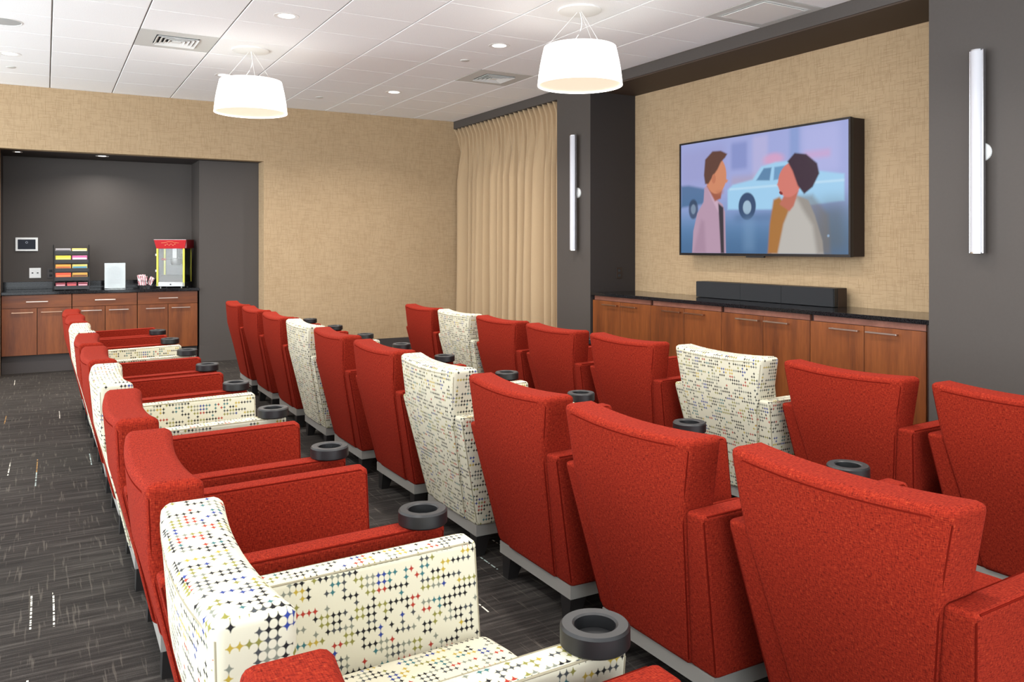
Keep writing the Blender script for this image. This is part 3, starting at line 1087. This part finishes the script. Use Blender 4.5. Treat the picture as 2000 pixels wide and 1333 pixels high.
for tier, cnt, cols, hgt in CANDY:
    z, yf = TIER[tier]
    wtot = 2 * RW - 0.024
    wb = wtot / cnt - 0.012
    for k in range(cnt):
        xc = -wtot / 2 + (k + 0.5) * wtot / cnt
        e = empty('candy_box', (0.262 + xc, YR + yf + 0.004, ZK + z - 0.002), CL[tier][k], 'candy box', 'candy boxes on the rack')
        c1, c2 = cols[k]
        bx = box('carton', plain('candy_carton', c1, 0.35), e, -wb / 2, wb / 2, 0.0, 0.075, 0.0, hgt, 0.002, 1)
        box('printed_band', plain('candy_band', c2, 0.4), e, -wb / 2 + 0.006, wb / 2 - 0.006, -0.001, 0.001, hgt * 0.30, hgt * 0.62)
        box('lid_print', plain('candy_lid', tuple(int(0.6 * a + 0.4 * b_) for a, b_ in zip(c1, c2)), 0.35), e, -wb / 2 + 0.004, wb / 2 - 0.004, 0.010, 0.068, hgt - 0.001, hgt + 0.001)

# paper notice in a clear stand
sg = empty('sign_holder', (0.708, 10.56, ZK), 'printed white notice in a clear acrylic stand', 'sign')
box('base', M['acrylic_clear'], sg, -0.075, 0.075, -0.03, 0.05, 0.0, 0.004, 0.001, 1)
box('front_pane', M['acrylic_clear'], sg, -0.110, 0.110, -0.002, 0.0, 0.004, 0.300)
box('paper', M['paper'], sg, -0.107, 0.107, 0.0005, 0.0020, 0.006, 0.297)
box('rear_pane', M['acrylic_clear'], sg, -0.110, 0.110, 0.0025, 0.0045, 0.004, 0.300)
rr = random.Random(5)
for k in range(12):
    z = 0.250 - k * 0.0175
    w = rr.uniform(0.045, 0.082) if k else 0.035
    box('print_line', M['ink'], sg, -w, w, 0.0, 0.0006, z, z + 0.0045)

# bag bundle in a wire basket
bk = empty('wire_basket', (1.02, 10.55, ZK), 'small black wire basket on feet holding striped bags', 'basket')
for z, rx, ry in ((0.03, 0.055, 0.045), (0.085, 0.078, 0.060)):
    tube('hoop', M['black'], bk, [(rx * math.cos(2 * math.pi * k / 20), ry * math.sin(2 * math.pi * k / 20), z) for k in range(20)], 0.0028, 5, True)
for k in range(8):
    a = 2 * math.pi * k / 8
    tube('upright', M['black'], bk, [(0.055 * math.cos(a), 0.045 * math.sin(a), 0.03), (0.078 * math.cos(a), 0.060 * math.sin(a), 0.085)], 0.0022, 5)
tube('stem', M['black'], bk, [(0, 0, 0.0), (0, 0, 0.03)], 0.008, 8)
lathe('foot', M['black'], bk, [(0, 0.0), (0.035, 0.0), (0.033, 0.005), (0, 0.006)], sides=20)


def mat_stripe():
    m, nt, b = new_mat('red_striped_paper')
    n = N(nt)
    uv = n.coord('UV')
    s = n('ShaderNodeSeparateXYZ', ins={0: uv})
    w = n.math('GREATER_THAN', n.math('FRACT', n.math('MULTIPLY', n.math('ADD', s.outputs[0], n.math('MULTIPLY', s.outputs[1], 0.25)), 1 / 0.022)), 0.62)
    n.set(b, 'Base Color', n.mix(w, srgb(238, 232, 232), srgb(196, 84, 96)))
    b.inputs['Roughness'].default_value = 0.7
    return m


M['stripe'] = mat_stripe()
BAGL = ['striped paper popcorn bag at the front of the basket', 'crumpled striped paper popcorn bag at the right of the basket', 'folded striped paper popcorn bag at the back of the basket']
for k, (dx, dy, dz, rx, ry, rz, w, h) in enumerate([(-0.022, -0.030, 0.036, 0.10, 0.10, 0.0, 0.040, 0.110), (0.050, -0.002, 0.040, 0.0, 0.45, -0.2, 0.024, 0.095), (-0.024, 0.020, 0.036, -0.08, -0.05, 0.0, 0.042, 0.122)]):
    bm = bmesh.new()
    add_box(bm, -w, w, -0.012, 0.012, 0.0, h)
    for ax, no in ((2, (0, 0, 1)), (0, (1, 0, 0))):
        for q in range(1, 6):
            t = q / 6
            p = (0, 0, h * t) if ax == 2 else (-w + 2 * w * t, 0, 0)
            bmesh.ops.bisect_plane(bm, geom=bm.verts[:] + bm.edges[:] + bm.faces[:], plane_co=p, plane_no=no)
    rb_ = random.Random(20 + k)
    for v in bm.verts:
        v.co += Vector((rb_.uniform(-1, 1) * 0.004, rb_.uniform(-1, 1) * 0.010 * (0.3 + v.co.z / h), rb_.uniform(-1, 1) * 0.004))
    o = finish('paper_bag', bm, M['stripe'], None)
    o.location = (1.02 + dx, 10.55 + dy, ZK + dz)
    o.rotation_euler = (rx, ry, rz)
    tag(o, BAGL[k], 'paper bag', 'striped popcorn bags')

# popcorn machine
pm = empty('popcorn_machine', (1.298, 10.47, ZK), 'red topped tabletop popcorn machine with yellow posts and glass sides', 'popcorn machine', rz=-R(24))
PWd, PD = 0.162, 0.29           # half width, depth
ZH0, ZH1 = 0.468, 0.572
for x in (-0.12, 0.12):
    for y in (0.03, PD - 0.03):
        lathe('foot', M['steel'], pm, [(0, 0), (0.012, 0), (0.010, 0.014), (0, 0.014)], cx=x, cy=y, sides=12)
box('base', M['steel'], pm, -PWd, PWd, 0.0, PD, 0.014, 0.064, 0.003, 1)
box('base_side', M['black'], pm, PWd, PWd + 0.002, 0.002, PD, 0.014, 0.064)
lathe_o = lathe('switch', M['black'], pm, [(0, 0), (0.008, 0), (0.008, 0.006), (0, 0.006)], sides=12)
lathe_o.rotation_euler = (R(90), 0, 0)
lathe_o.location = (0.0, 0.0, 0.040)
bm = bmesh.new()
v = [bm.verts.new(p) for p in ((-PWd + 0.02, 0.010, 0.070), (PWd - 0.02, 0.010, 0.070), (PWd - 0.012, 0.14, 0.150), (-PWd + 0.012, 0.14, 0.150),
                               (-PWd + 0.02, 0.010, 0.064), (PWd - 0.02, 0.010, 0.064), (PWd - 0.012, 0.16, 0.064), (-PWd + 0.012, 0.16, 0.064))]
for f in ((0, 1, 2, 3), (4, 7, 6, 5), (0, 4, 5, 1), (1, 5, 6, 2), (2, 6, 7, 3), (3, 7, 4, 0)):
    bm.faces.new([v[q] for q in f])
finish('crumb_tray', bm, M['steel'], pm)
for x in (-PWd + 0.011, PWd - 0.011):
    for y in (0.010, PD - 0.010):
        box('post', M['brass'], pm, x - 0.011, x + 0.011, y - 0.010, y + 0.010, 0.020, ZH0)
box('left_pane', M['glass'], pm, -PWd + 0.004, -PWd + 0.007, 0.022, PD - 0.022, 0.064, ZH0)
box('right_pane', mat_glass('dark_tinted_glass', (20, 26, 24), 0.82, 0.06), pm, PWd - 0.007, PWd - 0.004, 0.022, PD - 0.022, 0.064, ZH0)
box('door_pane', M['glass'], pm, -PWd + 0.024, PWd - 0.024, 0.004, 0.007, 0.072, ZH0)
for z in (0.19, 0.38):
    box('hinge', M['white_gloss'], pm, -PWd - 0.012, -PWd, 0.002, 0.016, z, z + 0.026, 0.002, 1)
# flared hood
bm = bmesh.new()
lo = [(-PWd, 0.0), (PWd, 0.0), (PWd, PD), (-PWd, PD)]
hi_ = [(-PWd - 0.022, -0.022), (PWd + 0.022, -0.022), (PWd + 0.022, PD + 0.02), (-PWd - 0.022, PD + 0.02)]
a = [bm.verts.new((x, y, ZH0)) for x, y in lo]
b_ = [bm.verts.new((x, y, ZH1)) for x, y in hi_]
bm.faces.new(a[::-1])
bm.faces.new(b_)
for q in range(4):
    bm.faces.new((a[q], a[(q + 1) % 4], b_[(q + 1) % 4], b_[q]))
hood = finish('hood', bm, M['pop_red'], pm)
box('hood_side_panel', M['pop_maroon'], pm, PWd + 0.0005, PWd + 0.0235, 0.0, PD + 0.012, ZH0 + 0.006, ZH1 - 0.002)
box('hood_top_edge', M['steel'], pm, -PWd - 0.024, PWd + 0.024, -0.024, PD + 0.02, ZH1, ZH1 + 0.004)
# faded gold ornament on the hood front
bm = bmesh.new()
for k in range(6):
    x = -0.062 + k * 0.022
    z = ZH0 + 0.036 + (0.012 if k % 2 else 0)
    y = -0.022 * (z - ZH0) / (ZH1 - ZH0) - 0.001
    add_box(bm, x, x + 0.010, y - 0.001, y + 0.002, z, z + 0.016)
pts = []
for k in range(15):
    t = k / 14
    z = ZH0 + 0.066 + 0.016 * math.sin(math.pi * t) * (1 if 0.3 < t < 0.7 else 0.5)
    pts.append((-0.10 + 0.2 * t, -0.022 * (z - ZH0) / (ZH1 - ZH0) - 0.001, z))
add_tube(bm, pts, 0.0025, 5)
finish('gold_ornament', bm, M['pop_gold'], hood)
lathe('kettle', M['steel'], pm, [(0, 0.27), (0.05, 0.27), (0.062, 0.285), (0.062, 0.345), (0.056, 0.35), (0, 0.352)], cx=0.02, cy=0.15, sides=28)
box('kettle_hanger', M['steel'], pm, -0.015, 0.032, 0.13, 0.17, 0.35, ZH0)
tube('kettle_arm', M['steel'], pm, [(-0.035, 0.12, 0.335), (-0.09, 0.09, 0.338)], 0.005, 8)
tube('kettle_grip', M['pop_red'], pm, [(-0.082, 0.094, 0.3375), (-0.125, 0.07, 0.339)], 0.012, 10)
tube('kettle_cord', M['black'], pm, [(0.05, 0.15, 0.30), (0.075, 0.12, 0.35), (0.09, 0.12, 0.40), (0.085, 0.14, ZH0)], 0.005, 6)
box('rear_panel', plain('smoked_back_panel', (84, 82, 80), 0.25), pm, -PWd + 0.02, PWd - 0.02, PD - 0.006, PD - 0.002, 0.064, ZH0)
box('side_lamp', M['white_gloss'], pm, 0.075, 0.10, 0.14, 0.16, 0.40, 0.455, 0.004, 1)


# ================================================================== armchairs
ZT, ZA, ZS, ZP = 0.850, 0.645, 0.142, 0.096      # back top, arm top, body underside, plinth underside
XF = 0.595                                       # arm front


def rear_x(z):
    if z <= ZA:
        return -0.110 * (z - ZS) / (ZA - ZS)
    return -0.110 - 0.010 * (z - ZA) / (ZT - ZA)


def back_hw(z):
    return 0.172 + 0.140 * (z - ZS) / (ZT - ZS)


def back_map(p):
    x, y, z = p
    h = back_hw(z)
    yy = y * h / 0.312
    q = 1 - min(1.0, (y / 0.312) ** 2)
    g = max(0.0, (z - 0.30) / (ZT - 0.30))
    return Vector((x + rear_x(z) - 0.020 * q * g, yy, z - 0.013 * q * g * g))


def arm_out(z):
    return 0.2775 + 0.0625 * (z - ZS) / (ZA - ZS)


ATH = 0.074                           # arm thickness; the rear wing widens toward the floor


def arm_map(p, s):
    x, y, z = p                       # y: 0 inner .. ATH outer ; x 0..XF
    t = x / XF
    zq = (z - ZS) / (ZA - ZS)
    zz = ZS + (z - ZS) * (1 + 0.030 * t)
    th = ATH + 0.045 * (1 - zq) * max(0.0, 1 - 3.0 * t)
    o = arm_out(z)
    return Vector((x + (rear_x(z) + 0.012) * (1 - t), s * (o - th + y / ATH * th), zz))


def cuts(bm, axis, vals):
    no = [0, 0, 0]
    no[axis] = 1
    for v in vals:
        p = [0, 0, 0]
        p[axis] = v
        bmesh.ops.bisect_plane(bm, geom=bm.verts[:] + bm.edges[:] + bm.faces[:], plane_co=p, plane_no=no)


def make_chair(cloth, welt, name):
    e = bpy.data.objects.new(name, None)
    e.empty_display_size = 0.1
    col.objects.link(e)
    # backrest: one slab, wider at the top, gently bowed
    bm = bmesh.new()
    add_box(bm, 0.0, 0.126, -0.312, 0.312, ZS, ZT, 0.020, 3)
    cuts(bm, 1, [-0.24, -0.18, -0.12, -0.06, 0, 0.06, 0.12, 0.18, 0.24])
    cuts(bm, 2, [0.30, 0.42, 0.53, ZA, 0.74])
    for v in bm.verts:
        c = v.co.copy()
        if c.z > ZT - 0.001:
            c.z += 0.006 * max(0, 1 - ((c.x - 0.063) / 0.055) ** 2)
        v.co = back_map(c)
    bk_ = finish('backrest', bm, cloth, e, smooth=True, wn=True)
    # seam piping around the rear panel
    pts = []
    for k in range(7):
        pts.append((0.0075, -0.3044, ZS + 0.02 + (ZT - 0.034 - ZS - 0.02) * k / 6))
    for k in range(1, 14):
        pts.append((0.0015, -0.300 + 0.600 * k / 14, ZT - 0.022))
    for k in range(7):
        pts.append((0.0075, 0.3044, ZT - 0.034 - (ZT - 0.034 - ZS - 0.02) * k / 6))
    tube('piping', welt, bk_, [back_map(p) for p in pts], 0.0030, 5)
    # arms
    for s in (1, -1):
        bm = bmesh.new()
        add_box(bm, 0.0, XF, 0.0, ATH, ZS, ZA, 0.014, 3)
        cuts(bm, 0, [0.07, 0.14, 0.205, 0.40])
        cuts(bm, 2, [0.30, 0.46])
        for v in bm.verts:
            v.co = arm_map(v.co, s)
        ar = finish('armrest', bm, cloth, e, smooth=True, wn=True)
        pp = [(0.0042, ATH - 0.0042, ZS + 0.02 + q * (ZA - ZS - 0.04) / 5) for q in range(6)] + [(0.016, ATH - 0.0042, ZA - 0.0045)]
        pp += [(0.15, ATH - 0.0035, ZA - 0.0045), (0.35, ATH - 0.0035, ZA - 0.0045), (XF - 0.022, ATH - 0.0035, ZA - 0.0045), (XF - 0.006, ATH - 0.003, ZA - 0.022), (XF - 0.006, ATH - 0.003, ZS + 0.02)]
        tube('piping', welt, ar, [arm_map(p, s) for p in pp], 0.0026, 5)
        pp = [(0.05, 0.0035, ZA - 0.0045), (0.35, 0.0035, ZA - 0.0045), (XF - 0.022, 0.0035, ZA - 0.0045), (XF - 0.006, 0.003, ZA - 0.022), (XF - 0.006, 0.004, 0.42)]
        tube('piping', welt, ar, [arm_map(p, s) for p in pp], 0.0026, 5)
    # seat
    bm = bmesh.new()
    add_box(bm, 0.06, 0.602, -0.234, 0.234, 0.30, 0.440, 0.034, 4)
    cuts(bm, 0, [0.15, 0.25, 0.35, 0.45, 0.55])
    cuts(bm, 1, [-0.12, -0.06, 0, 0.06, 0.12])
    for v in bm.verts:
        if v.co.z > 0.37:
            v.co.z += 0.014 * (1 - (v.co.y / 0.234) ** 2) + 0.02 * (v.co.x - 0.1)
        v.co.x += 0.012 * (1 - (v.co.y / 0.234) ** 2) * (v.co.x > 0.55)
    finish('seat_cushion', bm, cloth, e, smooth=True, wn=True)
    box('seat_base', cloth, e, 0.02, 0.585, -0.22, 0.22, ZS, 0.305, 0.012, 2, smooth=True, wn=True)
    bm = bmesh.new()
    add_box(bm, 0.012, XF - 0.02, -0.268, 0.268, ZP, ZS + 0.003)
    finish('plinth', bm, M['plinth'], e)
    for sx in (0, 1):
        for sy in (-1, 1):
            bm = bmesh.new()
            vs = add_box(bm, -0.036, 0.036, -0.034, 0.034, 0.0, ZP)
            for v in vs:
                if v.co.z < 0.01:
                    v.co.x = v.co.x * 0.62 + (-0.016 if sx == 0 else 0.006)
                    v.co.y = v.co.y * 0.62 + 0.004 * sy
                v.co += Vector((0.055 if sx == 0 else XF - 0.07, 0.225 * sy, 0))
            finish('leg', bm, M['leg'], e)
    # cup holder ring on the right arm (the -y side)
    zt = arm_map((0.532, 0.05, ZA), -1).z
    cx_, cy_ = 0.545, -0.303
    cu = lathe('cup_holder', M['cup'], e, [(0.060, zt - 0.002), (0.064, zt + 0.002), (0.064, zt + 0.032), (0.060, zt + 0.037), (0.042, zt + 0.037), (0.038, zt + 0.034), (0.038, zt + 0.010), (0.0, zt + 0.010)], cx_, cy_, 40, smooth=35)
    lathe('cup_mat', M['black'], cu, [(0.0, zt + 0.012), (0.037, zt + 0.012), (0.038, zt + 0.0105)], cx_, cy_, 32)
    return e


proto = {'r': make_chair(M['red'], M['red_welt_shade'], 'armchair'), 'w': make_chair(M['dots'], M['dots_welt_shade'], 'armchair')}
used = {'r': False, 'w': False}

NTH = ['first', 'second', 'third', 'fourth', 'fifth', 'sixth', 'seventh', 'eighth', 'ninth', 'tenth']


def x_back(y):
    return 0.325 - 0.011 * (y - 1.5)


ROWS = {
    'front row facing the television': [(x, y, k) for x, y, k in zip([3.0, 3.0, 3.0, 3.0, 3.02, 3.07, 3.10, 3.12], [6.73, 6.015, 5.30, 4.555, 3.815, 3.085, 2.370, 1.652], 'rwrrrwrr')],
    'middle row': [(x, y, k) for x, y, k in zip([1.645] * 9 + [1.70], [8.00, 7.23, 6.455, 5.705, 4.99, 4.19, 3.48, 2.735, 2.005, 1.29], 'rrrwrrwrrr')],
    'back row beside the aisle': [(x_back(y), y, k) for y, k in zip([7.58, 6.87, 6.10, 5.34, 4.58, 3.83, 3.06, 2.28, 1.52, 0.765], 'rrwrrwrrwr')],
}
for rname, seats in ROWS.items():
    for k, (x, y, kind) in enumerate(seats):
        if not used[kind]:
            c = proto[kind]
            used[kind] = True
        else:
            c = copy_tree(proto[kind])
        c.location = (x, y, 0)
        c.rotation_euler = (0, 0, R(random.uniform(-0.7, 0.7)))
        what = 'red woven armchair' if kind == 'r' else 'white dotted armchair'
        tag(c, '%s, %s from the far end of the %s' % (what, NTH[k], rname), 'armchair', 'armchairs in the ' + rname)
